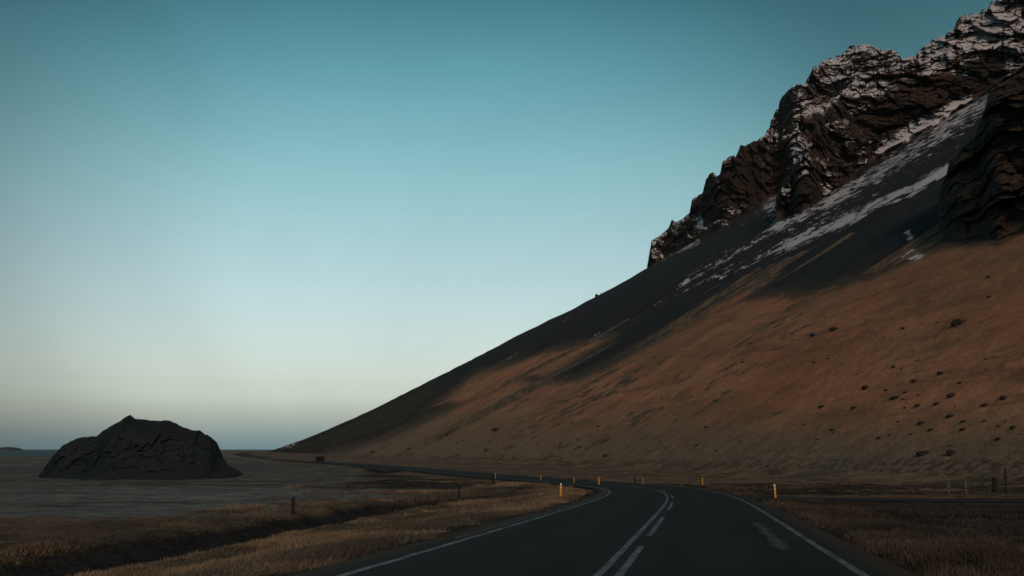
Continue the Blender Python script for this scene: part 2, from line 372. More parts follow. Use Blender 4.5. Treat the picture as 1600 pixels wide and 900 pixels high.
M = dict(ground=mat_ground(), slope=mat_slope(), crag=mat_crag(),
         knoll=mat_rock('knoll rock', (.010, .018, .025), (.017, .027, .035), .11, (.021, .026, .028)),
         boulder=mat_rock('boulder rock', (.014, .014, .015), (.045, .040, .037), .8, (.05, .036, .024)),
         asphalt=mat_asphalt(), paint=mat_paint('road paint', (.18, .215, .225), .40, .62), worn=mat_worn(), worn2=mat_worn(-3.9),
         yellow=mat_plain('yellow plastic', (.62, .26, .03), .55, .12), white=mat_plain('white reflector band', (.78, .76, .70), .45, .06), dull=mat_plain('faded yellow plastic', (.30, .20, .08), .7, .2),
         wood=mat_plain('weathered wood', (.022, .020, .019), .9, .4, 9, .1), pale=mat_plain('pale weathered wood', (.16, .15, .135), .9, .3, 9, .1), drab=mat_plain('grey brown wood', (.075, .062, .050), .9, .3, 9, .1), wire=mat_plain('rusty wire', (.07, .06, .052), .6, .2, 20, .4, .5),
         hut=mat_plain('dark brown boards', (.016, .013, .012), .9, .3, 3, .1), hutroof=mat_plain('dark roofing', (.016, .014, .014), .8, .3, 3, .1),
         island=mat_rock('island rock', (.03, .035, .035), (.05, .05, .05), .01))
mg = NT('dry grass', .9, .1); mg.color(mg.attr('col', 'Color')); M['grass'] = mg.m
ms = NT('sea water', .6, .12); pp = ms.pos()
mpp = ms.n('ShaderNodeMapping'); ms.l(pp, mpp.inputs[0]); mpp.inputs['Scale'].default_value = (.0016, .022, 1)
wv = ms.noise(mpp.outputs[0], 1, 5, .6, .4)
ms.color(ms.mix(ms.mapr(wv, .60, .68), (.018, .035, .042), (.42, .46, .47))); ms.bump(ms.noise(pp, .12, 4), .5, 1.0); M['sea'] = ms.m
md = NT('gravel', .95, .1); md.color(md.mix(md.mapr(md.noise(md.pos(), 8, 5, .7), .3, .7), (.016, .017, .019), (.040, .040, .041))); M['gravel'] = md.m

# ------------------------------------------------------------------ ground sheet, sea
def build_ground():
    az = np.concatenate([np.linspace(-180, -40, 40)[:-1], np.linspace(-40, -27.5, 40)[:-1], np.linspace(-27.5, 27.5, 860)[:-1], np.linspace(27.5, 40, 40)[:-1], np.linspace(40, 180, 40)])
    az = np.radians(az)
    r = np.concatenate([np.geomspace(1.0, 8, 12)[:-1], np.geomspace(8, 400, 400)[:-1], np.geomspace(400, 7000, 110)])
    Rr, Aa = np.meshgrid(r, az, indexing='ij'); X = Rr * np.sin(Aa); Y = Rr * np.cos(Aa)
    z = land_z(X, Y)
    z = np.where((np.abs(Aa) > .75) & (Rr > 500), np.minimum(z, 120), z)
    d = road_d(X, Y); ad = np.abs(d); dd = np.abs(ditch_d(X, Y)); sd = np.abs(side_d(X, Y))
    n1 = fbm(X / 9, Y / 9, 0, 4, 21); n2 = fbm(X / 1.3, Y / 1.3, 0, 4, 22); n3 = fbm(X / 55, Y / 9, 0, 5, 23, .6); n4 = fbm(X / 3.5, Y / 3.5, 0, 4, 24)
    def C(c): return np.array(c)[None, None, :]
    def mixc(a, b, w): return a + (b - a) * w[..., None]
    gold, dry, dark, grey, frost, olive = C((.150, .104, .066)), C((.125, .095, .068)), C((.062, .052, .045)), C((.150, .158, .165)), C((.22, .235, .245)), C((.060, .062, .050))
    c = np.broadcast_to(dry, X.shape + (3,)).copy()
    c = mixc(c, gold, sst(-.1, .45, n1 + .4 * n2))
    c = mixc(c, dark, sst(.05, .5, -n1 + .5 * n4) * .8)
    # left: grey frosted field
    fld = sst(-14, -24, d) * np.where(Y < 104, sst(4.5, 8, dd), 1) * sst(-.5, .5, n3 + .6 * n1 + sst(46, 84, Y) * 1.5 - .6) * sst(30, 60, Y)
    c = mixc(c, grey, fld); c = mixc(c, frost, fld * sst(.1, .55, n3 + .3 * n4) * .55)
    c = mixc(c, C((.098, .100, .104)), sst(-16, -24, d) * sst(112, 138, Y + 8 * n3) * .6)
    c = mixc(c, dark, fld * sst(.25, .6, -n3 + .35 * n4) * .9)
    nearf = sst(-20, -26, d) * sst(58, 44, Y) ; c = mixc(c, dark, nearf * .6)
    far = sst(180, 420, Y) * sst(0, -6, d); c = mixc(c, mixc(C((.15, .135, .12)) + 0 * c, frost * 1.3, sst(0, .5, n3)), far * .8)
    fsp = sst(-14, -24, d) * sst(60, 75, Y); c = mixc(c, C((.085, .066, .048)), fsp * sst(.0, .35, fbm(X / 7, Y / 12, 0, 4, 27, .65)) * .35); c = mixc(c, C((.05, .05, .05)), fsp * sst(.1, .4, fbm(X / 9, Y / 5, 0, 4, 28, .65)) * .6)
    # scorched-looking hummock heath between field and road
    heath = np.exp(-((X + 8) / 12) ** 2 - ((Y - 122) / 14) ** 2); c = mixc(c, dark * .6, sst(.25, .5, heath + .3 * n4) )
    hum = np.exp(-((X + 66) / 30) ** 2 - ((Y - 195) / 30) ** 2); c = mixc(c, C((.095, .10, .106)), sst(.2, .6, hum + .15 * n4) * .85)
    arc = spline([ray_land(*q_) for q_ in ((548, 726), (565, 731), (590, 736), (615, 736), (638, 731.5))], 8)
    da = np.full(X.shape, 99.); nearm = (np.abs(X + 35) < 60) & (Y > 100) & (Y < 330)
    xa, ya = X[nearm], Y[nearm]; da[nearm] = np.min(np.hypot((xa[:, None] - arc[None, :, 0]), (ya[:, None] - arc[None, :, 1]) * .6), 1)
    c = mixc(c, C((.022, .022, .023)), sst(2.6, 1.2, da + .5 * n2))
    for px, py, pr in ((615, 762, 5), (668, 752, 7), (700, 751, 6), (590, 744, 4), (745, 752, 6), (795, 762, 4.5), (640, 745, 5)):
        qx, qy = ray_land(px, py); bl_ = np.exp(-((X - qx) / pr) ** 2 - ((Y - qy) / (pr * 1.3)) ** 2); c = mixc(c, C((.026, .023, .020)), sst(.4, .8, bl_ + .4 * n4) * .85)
    # ditch bed
    on = sst(8, 18, Y) * sst(103, 88, Y); c = mixc(c, C((.026, .027, .029)), sst(3.1, 2.3, dd + .25 * n2) * on)
    # right side: greyer turf, heath band toward the foot
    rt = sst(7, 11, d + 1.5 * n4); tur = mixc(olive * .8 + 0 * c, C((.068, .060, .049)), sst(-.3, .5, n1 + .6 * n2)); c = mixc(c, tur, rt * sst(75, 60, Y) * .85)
    ht = sst(5, 12, d) * sst(72, 90, Y); hc = mixc(C((.190, .138, .100)) + 0 * c, C((.095, .070, .054)), sst(-.15, .35, n4 + .5 * n2)); c = mixc(c, hc, ht * .9)
    c = mixc(c, C((.10, .095, .07)), ht * sst(.15, .5, n3) * .7)
    scar = np.exp(-((X - 33) / 3.5) ** 2 - ((Y - 106) / 7) ** 2); c = mixc(c, C((.03, .028, .022)), sst(.35, .8, scar + .35 * n4) * .7)
    # shoulder
    c = mixc(c, C((.040, .034, .026)), sst(6.6, 5.0, ad + .9 * n4 + .3 * n2))
    c = mixc(c, C((.026, .025, .024)), sst(5.0, 4.3, ad + .3 * n2))
    # beach
    c = mixc(c, C((.022, .024, .026)), sst(-4.6, -5.2, z))
    P = np.stack([X, Y, z + CZ], -1)
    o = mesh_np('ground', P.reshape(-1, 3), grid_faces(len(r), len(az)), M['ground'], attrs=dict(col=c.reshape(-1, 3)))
    tag(o, kind='structure'); return o
ground = build_ground()
sea = mesh_np('sea', [(-18000, -4000, 0), (18000, -4000, 0), (18000, 24000, 0), (-18000, 24000, 0)], [(0, 1, 2, 3)], M['sea']); tag(sea, kind='structure')

# ------------------------------------------------------------------ road and markings
def ribbon(name, Ys, offs, mat, lift, parent=None, wob=0, thick=0):
    Ys = np.asarray(Ys, float); tx = np.interp(Ys, RY, RDX); L = np.sqrt(1 + tx * tx); cols = []
    for of in offs:
        w = of + (wob * fbm(Ys * 1.3, of * 3, 0, 3, 41) if wob else 0)
        cols.append(np.stack([road_x(Ys) + w / L, Ys - w * tx / L, g_road(Ys) + CZ + lift - .0 * Ys], -1))
    P = np.stack(cols, 1)
    return mesh_np(name, P.reshape(-1, 3), grid_faces(len(Ys), len(offs)), mat, parent, attrs=dict(across=np.tile(np.asarray(offs, float), len(Ys))))
Yl = np.concatenate([np.arange(-85, 200, .8), np.arange(200, 1480, 4)])
road = ribbon('road', Yl, [-4.35, -4.1, -2, 0, 2, 4.1, 4.35], M['asphalt'], 0); tag(road, kind='structure')
def ylim(a, b, s=.5): return np.arange(a, b + s / 2, s)
ribbon('edge_line', ylim(-60, 330), [-3.66, -3.52], M['paint'], .006, road, .03)
ribbon('edge_line', ylim(-60, 330), [3.52, 3.66], M['paint'], .006, road, .03)
ribbon('worn_line', ylim(22, 95, .5), [-3.98, -3.90, -3.80], M['worn2'], .006, road, .05)
ribbon('centre_line', ylim(-60, 118), [-.16, -.04], M['paint'], .006, road, .012)
ribbon('worn_line', ylim(20, 30.5, .25), [2.74, 2.80, 2.90, 3.0, 3.06], M['worn'], .006, road, .10)
for a, b in ((-16, -12), (-7, -3), (1, 5), (8, 12), (14.8, 20.5), (23.6, 33), (39, 48), (55, 62), (70, 77), (86, 93), (102, 109)):
    ribbon('lane_dash', ylim(a, b, .25), [.13, .25], M['paint'], .006, road, .012)
sr_i = SR[(SR[:, 0] > 11.5) & (SR[:, 0] < 60)]
sr = np.gradient(sr_i, axis=0); sn = np.stack([-sr[:, 1], sr[:, 0]], 1) / np.linalg.norm(sr, axis=1)[:, None]
wS = 1.7 + 3.4 * np.exp(-(sr_i[:, 0] - 11.5) / 3.5)
Ps = []
for k in (-1, -.4, .4, 1):
    q = sr_i + sn * (wS * k)[:, None]; Ps.append(np.column_stack([q, g_road(sr_i[:, 1]) + CZ - .205 + .05 * (1 - abs(k)) - .0 * q[:, 0]]))
side = mesh_np('side_road', np.stack(Ps, 1).reshape(-1, 3), grid_faces(len(sr_i), 4), M['gravel']); tag(side, kind='structure')

# ------------------------------------------------------------------ mountain
def poly_y(P, x): P = np.asarray(P, float); return np.interp(x, P[:, 0], P[:, 1])
CL_TOP = [(1011, 418), (1018, 375), (1041, 362), (1045, 352), (1075, 337), (1080, 325), (1081, 312), (1098, 304), (1103, 277), (1113, 270), (1120, 275), (1125, 272), (1129, 253), (1149, 244), (1157, 228), (1171, 226), (1197, 209), (1203, 200), (1204, 188), (1216, 173), (1218, 157), (1233, 140), (1258, 127), (1270, 108), (1290, 97), (1320, 83), (1327, 75), (1353, 69), (1372, 75), (1393, 80), (1406, 86), (1410, 93), (1429, 90), (1435, 78), (1452, 66), (1470, 55), (1481, 52), (1492, 42), (1495, 31), (1510, 22), (1519, 23), (1533, 17), (1546, 11), (1549, 3), (1560, -2), (1600, -22), (1660, -60), (1760, -100), (1960, -150)]
CL_BASE = [(1011, 418), (1040, 402), (1100, 371), (1130, 357), (1160, 338), (1190, 316), (1212, 304), (1217, 326), (1226, 334), (1245, 334), (1265, 325), (1290, 303), (1330, 272), (1400, 226), (1440, 204), (1500, 166), (1545, 140), (1600, 105), (1700, 45), (1760, 5), (1960, -110)]
K1_TOP = [q for q in CL_TOP if q[0] <= 1410] + [(1425, 100), (1445, 120)]
K1_BASE = [q for q in CL_BASE if q[0] <= 1190] + [(1212, 302), (1240, 290), (1300, 252), (1445, 170)]
K2_TOP = [(1212, 306), (1215, 296), (1230, 278), (1238, 262), (1247, 252), (1262, 228), (1269, 214), (1272, 198), (1280, 186), (1292, 164), (1316, 140), (1342, 122), (1375, 111), (1398, 100)] + [q for q in CL_TOP if q[0] >= 1410]
K2_BASE = [(1212, 322), (1217, 332), (1226, 337), (1245, 336)] + [q for q in CL_BASE if q[0] >= 1265]
CR_TOP = [(1466, 304), (1471, 292), (1479, 272), (1483, 254), (1500, 237), (1520, 216), (1530, 196), (1540, 166), (1545, 143), (1565, 127), (1600, 114), (1700, 60), (1850, 0), (1960, -40)]
CR_BASE = [(1466, 362), (1470, 369), (1477, 374), (1497, 376), (1527, 366), (1553, 379), (1600, 358), (1700, 335), (1960, 290)]
GR = [(300, 735), (430, 726), (500, 712), (540, 700), (600, 680), (640, 661), (700, 633), (760, 601), (800, 583), (850, 566), (900, 549), (950, 528), (985, 540), (900, 590)]
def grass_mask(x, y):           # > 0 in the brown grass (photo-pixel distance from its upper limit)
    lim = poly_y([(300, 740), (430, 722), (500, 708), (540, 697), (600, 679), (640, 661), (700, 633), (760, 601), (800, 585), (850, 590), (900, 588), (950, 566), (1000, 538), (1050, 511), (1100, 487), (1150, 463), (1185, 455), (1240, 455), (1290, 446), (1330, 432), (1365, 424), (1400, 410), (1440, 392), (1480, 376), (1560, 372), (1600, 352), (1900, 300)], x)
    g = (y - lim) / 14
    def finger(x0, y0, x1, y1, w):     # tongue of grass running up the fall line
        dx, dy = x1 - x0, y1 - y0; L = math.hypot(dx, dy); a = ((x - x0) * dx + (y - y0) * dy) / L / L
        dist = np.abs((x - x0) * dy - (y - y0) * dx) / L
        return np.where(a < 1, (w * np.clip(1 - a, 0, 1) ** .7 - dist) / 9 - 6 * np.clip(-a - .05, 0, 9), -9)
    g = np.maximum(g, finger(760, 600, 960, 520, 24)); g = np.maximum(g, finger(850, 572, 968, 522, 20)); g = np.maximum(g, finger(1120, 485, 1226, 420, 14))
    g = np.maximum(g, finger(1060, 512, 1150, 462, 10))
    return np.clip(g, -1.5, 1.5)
def band(x, y, pts, w0, w1, amt0, amt1):
    r = np.zeros_like(x); P = np.asarray(pts, float); n = len(P) - 1
    for i in range(n):
        (x0, y0), (x1, y1) = P[i], P[i + 1]; dx, dy = x1 - x0, y1 - y0; L2 = dx * dx + dy * dy
        a = np.clip(((x - x0) * dx + (y - y0) * dy) / L2, 0, 1); ds = np.hypot(x - x0 - a * dx, y - y0 - a * dy)
        k = (i + a) / n; r = np.maximum(r, (amt0 + (amt1 - amt0) * k) * np.exp(-(ds / (w0 + (w1 - w0) * k)) ** 2))
    return r
def scree_snow(x, y):
    s = .08 + .10 * sst(700, 1300, x) + 0 * x
    s = s + band(x, y, [(1482, 263), (1440, 288), (1300, 352), (1220, 388), (1110, 438), (1000, 487), (930, 522)], 13, 6, .47, .48)
    s = s + band(x, y, [(1484, 262), (1425, 292), (1390, 305)], 8, 4, .34, .15)
    s = s + band(x, y, [(1545, 150), (1440, 222), (1300, 310), (1225, 352), (1110, 418), (1050, 452)], 22, 6, .54, .50)
    s = s + band(x, y, [(1540, 190), (1460, 240), (1330, 320), (1230, 375)], 24, 18, .26, .22)
    s = s + band(x, y, [(1212, 310), (1160, 350), (1110, 390), (1070, 430)], 24, 10, .40, .26)
    s = s + band(x, y, [(1205, 315), (1212, 345)], 16, 12, .2, .3)
    s = s + band(x, y, [(1090, 378), (1040, 404), (1020, 416)], 7, 3, .62, .5)
    s = s + band(x, y, [(1418, 362), (1424, 378), (1430, 392)], 7, 17, .42, .72) + band(x, y, [(1425, 396), (1385, 412)], 8, 4, .5, .34)
    s = s + band(x, y, [(829, 540), (780, 571)], 2.6, 2.6, .62, .5) + band(x, y, [(912, 485), (878, 503)], 2.4, 2.4, .45, .4)
    s = s + band(x, y, [(1200, 440), (1400, 330)], 60, 60, .06, .12)
    s = s + band(x, y, [(520, 668), (470, 690), (440, 702)], 7, 8, .46, .58)
    return np.clip(s, 0, 1.25)
def build_scree():
    xs = np.concatenate([np.arange(392, 1610, 1.5), np.arange(1610, 2000, 12), np.arange(2000, 3200, 60)])
    tcol = te(xs, 600)[0]
    nr = 400; v = np.linspace(0, 1, nr)
    # the upper limit of the flank in each column: the skyline, or a little behind the foot of the crags
    e_top = e_sil(tcol)
    e_bot = -4.7 * (e_sil(tcol) + A_PL / DMAX) / (A_PL - 4.7); e_bot = np.minimum(e_bot, e_top - .004)
    E = e_bot[None] + (e_top - e_bot)[None] * v[:, None]; T = np.broadcast_to(tcol[None], E.shape)
    D = scree_D(T, E); X = T * D; Y = D; Z = E * D
    x, y = x_of(T, E), y_of(E)
    cs, sn_ = math.cos(STRIKE), math.sin(STRIKE)
    U = X * cs + Y * sn_; Sx = -X * sn_ + Y * cs
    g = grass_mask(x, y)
    amp = np.clip(D / 500, .25, 2.2) * sst(0, .08, v)[:, None] * (1 - .45 * sst(.96, 1, v))[:, None]
    dz = 1.3 * fbm(Sx / 55, U / 120, 0, 3, 61) + 1.6 * sst(.3, -.3, g) * fbm(Sx / 9, U / 90, 0, 3, 62) + sst(-.2, .4, g) * np.clip(220 / D, .25, 1) * 1.1 * fbm(Sx / 5, U / 3.5, 0, 4, 63, .6)
    # shallow swales that the tongues of scree run down
    Z = Z + amp * dz * 1.0
    heath = sst(712, 720, y + 3 * fbm(x / 40, y / 6, 0, 3, 67)) * sst(560, 700, x)
    low = sst(615, 705, y + 10 * fbm(x / 60, y / 20, 0, 3, 66)) * .85
    ol = np.where(x < 760, sst(0, -1, g) * sst(760, 600, x), 0) * sst(3, 14, y - poly_y(SIL, x))
    ol = np.maximum(ol, band(x, y, [(1000, 530), (900, 590), (860, 602)], 14, 6, .5, .3) * .8)
    snow = scree_snow(x, y)
    P = np.stack([X, Y, Z + CZ], -1)
    # far side, falling away behind the skyline
    last = P[-1]; back = []
    for k, (dd, dr) in enumerate(((25, -6), (90, -45), (300, -220))):
        q = last * 1.0; sc_ = (last[:, 1] + dd) / last[:, 1]; q[:, 0] *= sc_; q[:, 1] *= sc_; q[:, 2] = np.maximum(q[:, 2] + dr, np.minimum(q[:, 2], -1)); back.append(q)
    P = np.concatenate([P, np.stack(back)], 0)
    ext = lambda a: np.concatenate([a, np.repeat(a[-1:], 3, 0)], 0).ravel()
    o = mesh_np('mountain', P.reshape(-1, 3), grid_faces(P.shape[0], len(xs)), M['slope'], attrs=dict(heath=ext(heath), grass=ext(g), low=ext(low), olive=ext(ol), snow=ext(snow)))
    tag(o, kind='structure'); return o
mountain = build_scree()

def crag(name, top, base, x0, x1, step, nr, lean, seed, scale, jag, snow_fn, moss, left_round, dcap=9e9, d0=None, amp=1.0):
    xs = np.arange(x0, x1, step)
    xs = np.concatenate([xs[xs < 1612], np.arange(max(x0, 1612), x1, step * 7)])
    yb = poly_y(base, xs) + 4 * fbm(xs / 14, 4, seed, 3, seed + 2); yt = poly_y(top, xs)
    j = jag * (fbm(xs / 9, 0, seed, 4, seed) + .8 * np.sign(vn(xs / 6, 3, seed, seed + 5)) * np.abs(vn(xs / 6, 3, seed, seed + 5)) ** .5)
    yt = yt - j * sst(0, 14, yb - yt); yt = np.minimum(yt, yb - .5)
    v = np.linspace(0, 1, nr)
    Yp = yb[None] + (yt - yb)[None] * v[:, None]; Xp = np.broadcast_to(xs[None], Yp.shape)
    Tc, E = te(Xp, Yp); tb, eb = te(xs, poly_y(base, xs)); Db = np.minimum(scree_D(tb, eb), dcap)
    kk = np.hanning(int(22 / step) * 2 + 1); kk /= kk.sum(); Db = np.convolve(np.pad(Db, len(kk) // 2, 'edge'), kk, 'valid')
    if d0: Db = np.full_like(xs, d0)
    zb = eb * Db
    # solve D so that the face leans back by 'lean' for each metre of height
    D = (Db - lean * zb)[None] / (1 - lean * E)
    X, Y, Z = Tc * D, D, E * D
    h = Z - zb[None] 
    s = scale
    wx = 6 * s * fbm(X / (20 * s), Z / (20 * s), 0, 4, seed + 60, .55); wz = 6 * s * fbm(X / (20 * s), Z / (20 * s), 5, 4, seed + 61, .55)
    but = fbm(X / (85 * s), Y / (300 * s), Z / (110 * s), 3, seed + 11)
    v1, b1 = facet((X + wx) / (48 * s), Y / (160 * s), (Z + wz + .25 * X) / (40 * s), seed + 20)
    v2, b2 = facet((X + wx - .3 * Z) / (21 * s), Y / (60 * s), (Z + wz + .2 * X) / (17 * s), seed + 30)
    v3, b3 = facet((X + wx + .4 * Z) / (8.5 * s), Y / (24 * s), (Z + wz - .2 * X) / (7.5 * s), seed + 40)
    v4, b4 = facet((X + wx - .4 * Z) / (3.6 * s), Y / (9 * s), (Z + wz + .3 * X) / (3.2 * s), seed + 50)
    gul = vn((X + 1.6 * wx + .25 * Z) / (38 * s), 0, Z / (190 * s), seed + 70); gully = np.exp(-(gul / .09) ** 2) * sst(-.2, .3, vn(X / (70 * s), 7, Z / (60 * s), seed + 71))
    # v rises with height inside a cell, so + v makes blocks that step back to a ledge on top
    disp = -22 * s * but * amp + 17 * s * v1 + 13.5 * s * v2 + 4.6 * s * v3 + 1.5 * s * v4 + 1.2 * s * fbm(X / (4 * s), Y / (9 * s), Z / (3.5 * s), 3, seed + 55, .6) + 9 * s * gully + 2.5 * s * np.exp(-(b1 / .06) ** 2) + 1.6 * s * np.exp(-(b2 / .08) ** 2)
    big_disp = -22 * s * but * amp + 17 * s * v1 + 13.5 * s * v2 + 3.5 * s * v3 + 9 * s * gully
    edge = sst(0, 18 * s, h)
    disp = disp * (edge if not d0 else 1)
    D2 = D + disp
    lr = np.clip((xs - xs[0]) / left_round, 0, 1); D2 = D2 + (45 * s * (1 - np.sqrt(np.clip(1 - (1 - lr) ** 2, 0, 1))))[None]
    if d0:
        rr = np.clip((xs[-1] - xs) / left_round, 0, 1); D2 = D2 + (60 * s * (1 - np.sqrt(np.clip(1 - (1 - rr) ** 2, 0, 1))))[None]
    top_px = np.clip((Yp - yt[None]) / (7 if d0 else 10), 0, 1); D2 = D2 + (30 if d0 else 24) * s * (1 - np.sqrt(np.clip(1 - (1 - top_px) ** 2, 0, 1)))
    P = np.stack([Tc * D2, D2, E * D2 + CZ], -1)
    # skirt into the scree and closed back
    under = []
    for k in (14, 5):
        tq, eq = te(xs, yb + k); dq = (Db - 2 + 0 * tq) if d0 else scree_D(tq, eq) + 4 + k; under.append(np.stack([tq * dq, dq, eq * dq + CZ - .5], -1))
    last = P[-1]; back = []
    for dd, dr in ((12 * s, -1), (60 * s, -14 * s), (160 * s, -150 * s)):
        q = last * 1.0; k = (last[:, 1] + dd) / last[:, 1]; q[:, 0] *= k; q[:, 1] *= k; q[:, 2] = np.maximum(q[:, 2] + dr, -1); back.append(q)
    nrm = grid_normals(P); nz = np.abs(nrm[..., 2]) * np.sign(nrm[..., 2] * -np.sign((nrm[..., 1] * 1)) ) 
    up = np.where(nrm[..., 1] > 0, -nrm[..., 2], nrm[..., 2])
    DL = D2 - disp + big_disp * (edge if not d0 else 1); PL = np.stack([Tc * DL, DL, E * DL], -1); nl = grid_normals(PL); ul = np.where(nl[..., 1] > 0, -nl[..., 2], nl[..., 2])
    up = .85 * ul + .15 * up
    snow = snow_fn(Xp, Yp, up)
    ms_ = np.clip(moss * sst(.15, .6, up + .4 * but), 0, 1)
    full = np.concatenate([np.stack(under), P, np.stack(back)], 0)
    ext = lambda a: np.concatenate([np.repeat(a[:1], 2, 0), a, np.repeat(a[-1:], 3, 0)], 0).ravel()
    o = mesh_np(name, full.reshape(-1, 3), grid_faces(full.shape[0], len(xs)), M['crag'], mountain, smooth=False, attrs=dict(snow=ext(snow), moss=ext(ms_)))
    return o
def blob(x, y, cx, cy, rx, ry, ang=0, pw=2):
    a = math.radians(ang); dx, dy = x - cx, y - cy; u = dx * math.cos(a) + dy * math.sin(a); w = -dx * math.sin(a) + dy * math.cos(a)
    return np.exp(-((u / rx) ** 2 + (w / ry) ** 2) ** (pw / 2))
def snow_main(x, y, up):
    s = -.58 + 1.15 * sst(.25, .85, up)
    s = s + .36 * blob(x, y, 1300, 130, 110, 55, -32) + .30 * blob(x, y, 1500, 60, 95, 36, -24) + .25 * blob(x, y, 1225, 225, 40, 40, -30)
    for cx, cy, rx, ry, an, am in ((1270, 172, 22, 8, -10, .9), (1226, 215, 34, 15, 10, .7), (1250, 240, 18, 14, -45, .7), (1325, 132, 34, 6, -22, .7), (1094, 347, 12, 17, 10, 1.2), (1062, 350, 20, 9, -25, .7), (1300, 258, 40, 8, -8, .5),
                                   (1400, 228, 34, 12, -18, 1.0), (1445, 190, 40, 8, -20, .5), (1490, 108, 30, 8, 12, .7), (1420, 90, 14, 7, -10, 1.1), (1545, 45, 34, 15, -38, 1.2), (1520, 68, 28, 9, -8, .8), (1500, 160, 50, 9, -32, .8),
                                   (1350, 225, 14, 5, 0, .5), (1130, 290, 8, 9, -40, .8), (1150, 325, 40, 7, -20, .3), (1280, 250, 60, 10, -18, .35), (1585, 90, 20, 30, 0, .25)):
        s = s + am * blob(x, y, cx, cy, rx, ry, an)
    s = s - .05 + .5 * fbm(x / 55, y / 38, 0, 3, 501)
    s = s - .5 * blob(x, y, 1400, 165, 110, 30, -14) - .45 * blob(x, y, 1170, 290, 34, 34) - .5 * blob(x, y, 1290, 290, 60, 24, -20) - .6 * blob(x, y, 1540, 110, 26, 34)
    return np.clip(s, -1, 1.4)
def snow_near(x, y, up): return np.clip(-.75 + .35 * sst(.2, .8, up), -1, 1)
c1 = crag('rock_crag', K1_TOP, K1_BASE, 1011, 1446, 1.2, 330, .50, 100, .9, 4.0, snow_main, .15, 12, amp=.5)
c1['label'] = 'far snow-dusted crag forming the highest skyline left of the main buttress'
c3 = crag('rock_crag', K2_TOP, K2_BASE, 1212, 1960, 1.2, 330, .70, 140, .75, 3.0, snow_main, .12, 30, 800, amp=.5)
c3['label'] = 'main brown buttress with snowy ledges above the dark scree'
def block_snow(bias):
    def fn(x, y, up): return np.clip(-.66 + .5 * fbm(x / 40, y / 28, 3, 3, 502) + bias + 1.15 * sst(.25, .85, up) + .26 * blob(x, y, 1330, 110, 90, 45, -30) + .16 * blob(x, y, 1480, 60, 70, 30, -25), -1, 1.2)
    return fn
BLOCKS = [  # skyline of the block, its foot, distance, relief scale, snow, lean
    ([(1011, 418), (1014, 396), (1018, 376), (1041, 362), (1050, 351), (1073, 339), (1084, 345), (1090, 362)], [(1011, 418), (1040, 403), (1090, 377)], 1480, .55, .18, .35),
    ([(1077, 334), (1081, 313), (1097, 304), (1103, 278), (1113, 270), (1121, 276), (1126, 292), (1133, 312)], [(1077, 342), (1100, 336), (1133, 326)], 1430, .5, .15, .35),
    ([(1104, 340), (1109, 320), (1128, 308), (1152, 304), (1176, 311), (1190, 320)], [(1104, 372), (1130, 359), (1160, 341), (1190, 324)], 1380, .45, .05, .4),
    ([(1122, 282), (1129, 254), (1149, 244), (1157, 228), (1171, 226), (1192, 212), (1205, 222), (1214, 246), (1220, 268)], [(1122, 300), (1160, 318), (1195, 314), (1220, 300)], 1400, .7, -.05, .3),
    ([(1202, 203), (1205, 189), (1217, 175), (1240, 166), (1254, 168), (1261, 182), (1263, 192)], [(1202, 207), (1225, 205), (1263, 200)], 1420, .42, .1, .4),
    ([(1216, 172), (1219, 156), (1233, 141), (1252, 136), (1262, 148), (1272, 160)], [(1216, 180), (1240, 172), (1272, 168)], 1450, .45, .3, .5),
    ([(1256, 138), (1260, 124), (1271, 108), (1290, 97), (1312, 100), (1322, 118), (1330, 130)], [(1256, 150), (1290, 156), (1330, 140)], 1470, .5, .22, .5),
    ([(1318, 96), (1328, 76), (1353, 69), (1372, 76), (1394, 81), (1405, 88), (1408, 102)], [(1318, 128), (1360, 118), (1408, 106)], 1460, .5, .12, .45),
    ([(1213, 318), (1217, 300), (1230, 278), (1247, 258), (1275, 249), (1306, 246), (1326, 256), (1338, 268)], [(1213, 326), (1226, 336), (1245, 335), (1265, 326), (1300, 297), (1338, 270)], 745, .55, -.02, .5),
    ([(1262, 240), (1270, 214), (1278, 194), (1296, 186), (1330, 190), (1352, 205), (1362, 232)], [(1262, 250), (1300, 246), (1362, 240)], 800, .5, -.08, .45),
    ([(1290, 180), (1296, 162), (1318, 142), (1344, 128), (1372, 130), (1388, 152), (1394, 176)], [(1290, 190), (1340, 192), (1394, 182)], 850, .5, .02, .4),
    ([(1340, 222), (1352, 188), (1376, 164), (1412, 150), (1450, 152), (1490, 162), (1506, 164)], [(1340, 262), (1400, 224), (1440, 204), (1506, 166)], 850, .6, -.22, .3),
    ([(1372, 140), (1384, 118), (1412, 106), (1452, 112), (1500, 118), (1530, 132), (1540, 142)], [(1372, 160), (1420, 158), (1480, 156), (1540, 146)], 885, .55, -.15, .3),
    ([(1430, 96), (1436, 79), (1452, 67), (1470, 56), (1484, 56), (1496, 70), (1502, 82)], [(1430, 100), (1470, 96), (1502, 92)], 925, .35, .12, .5),
    ([(1490, 50), (1494, 33), (1510, 23), (1522, 26), (1530, 40)], [(1490, 52), (1510, 50), (1530, 46)], 960, .25, .0, .4),
    ([(1456, 108), (1478, 94), (1510, 84), (1545, 78), (1566, 72), (1574, 90)], [(1456, 116), (1500, 122), (1545, 134), (1574, 122)], 895, .55, -.3, .15),
    ([(1560, 112), (1566, 76), (1580, 60), (1600, 48), (1640, 30), (1680, 40)], [(1560, 130), (1600, 116), (1680, 70)], 880, .5, .1, .45),
    ([(1566, 40), (1572, 22), (1590, 8), (1620, -10), (1660, -20)], [(1566, 46), (1600, 42), (1660, 20)], 930, .4, -.25, .3)]
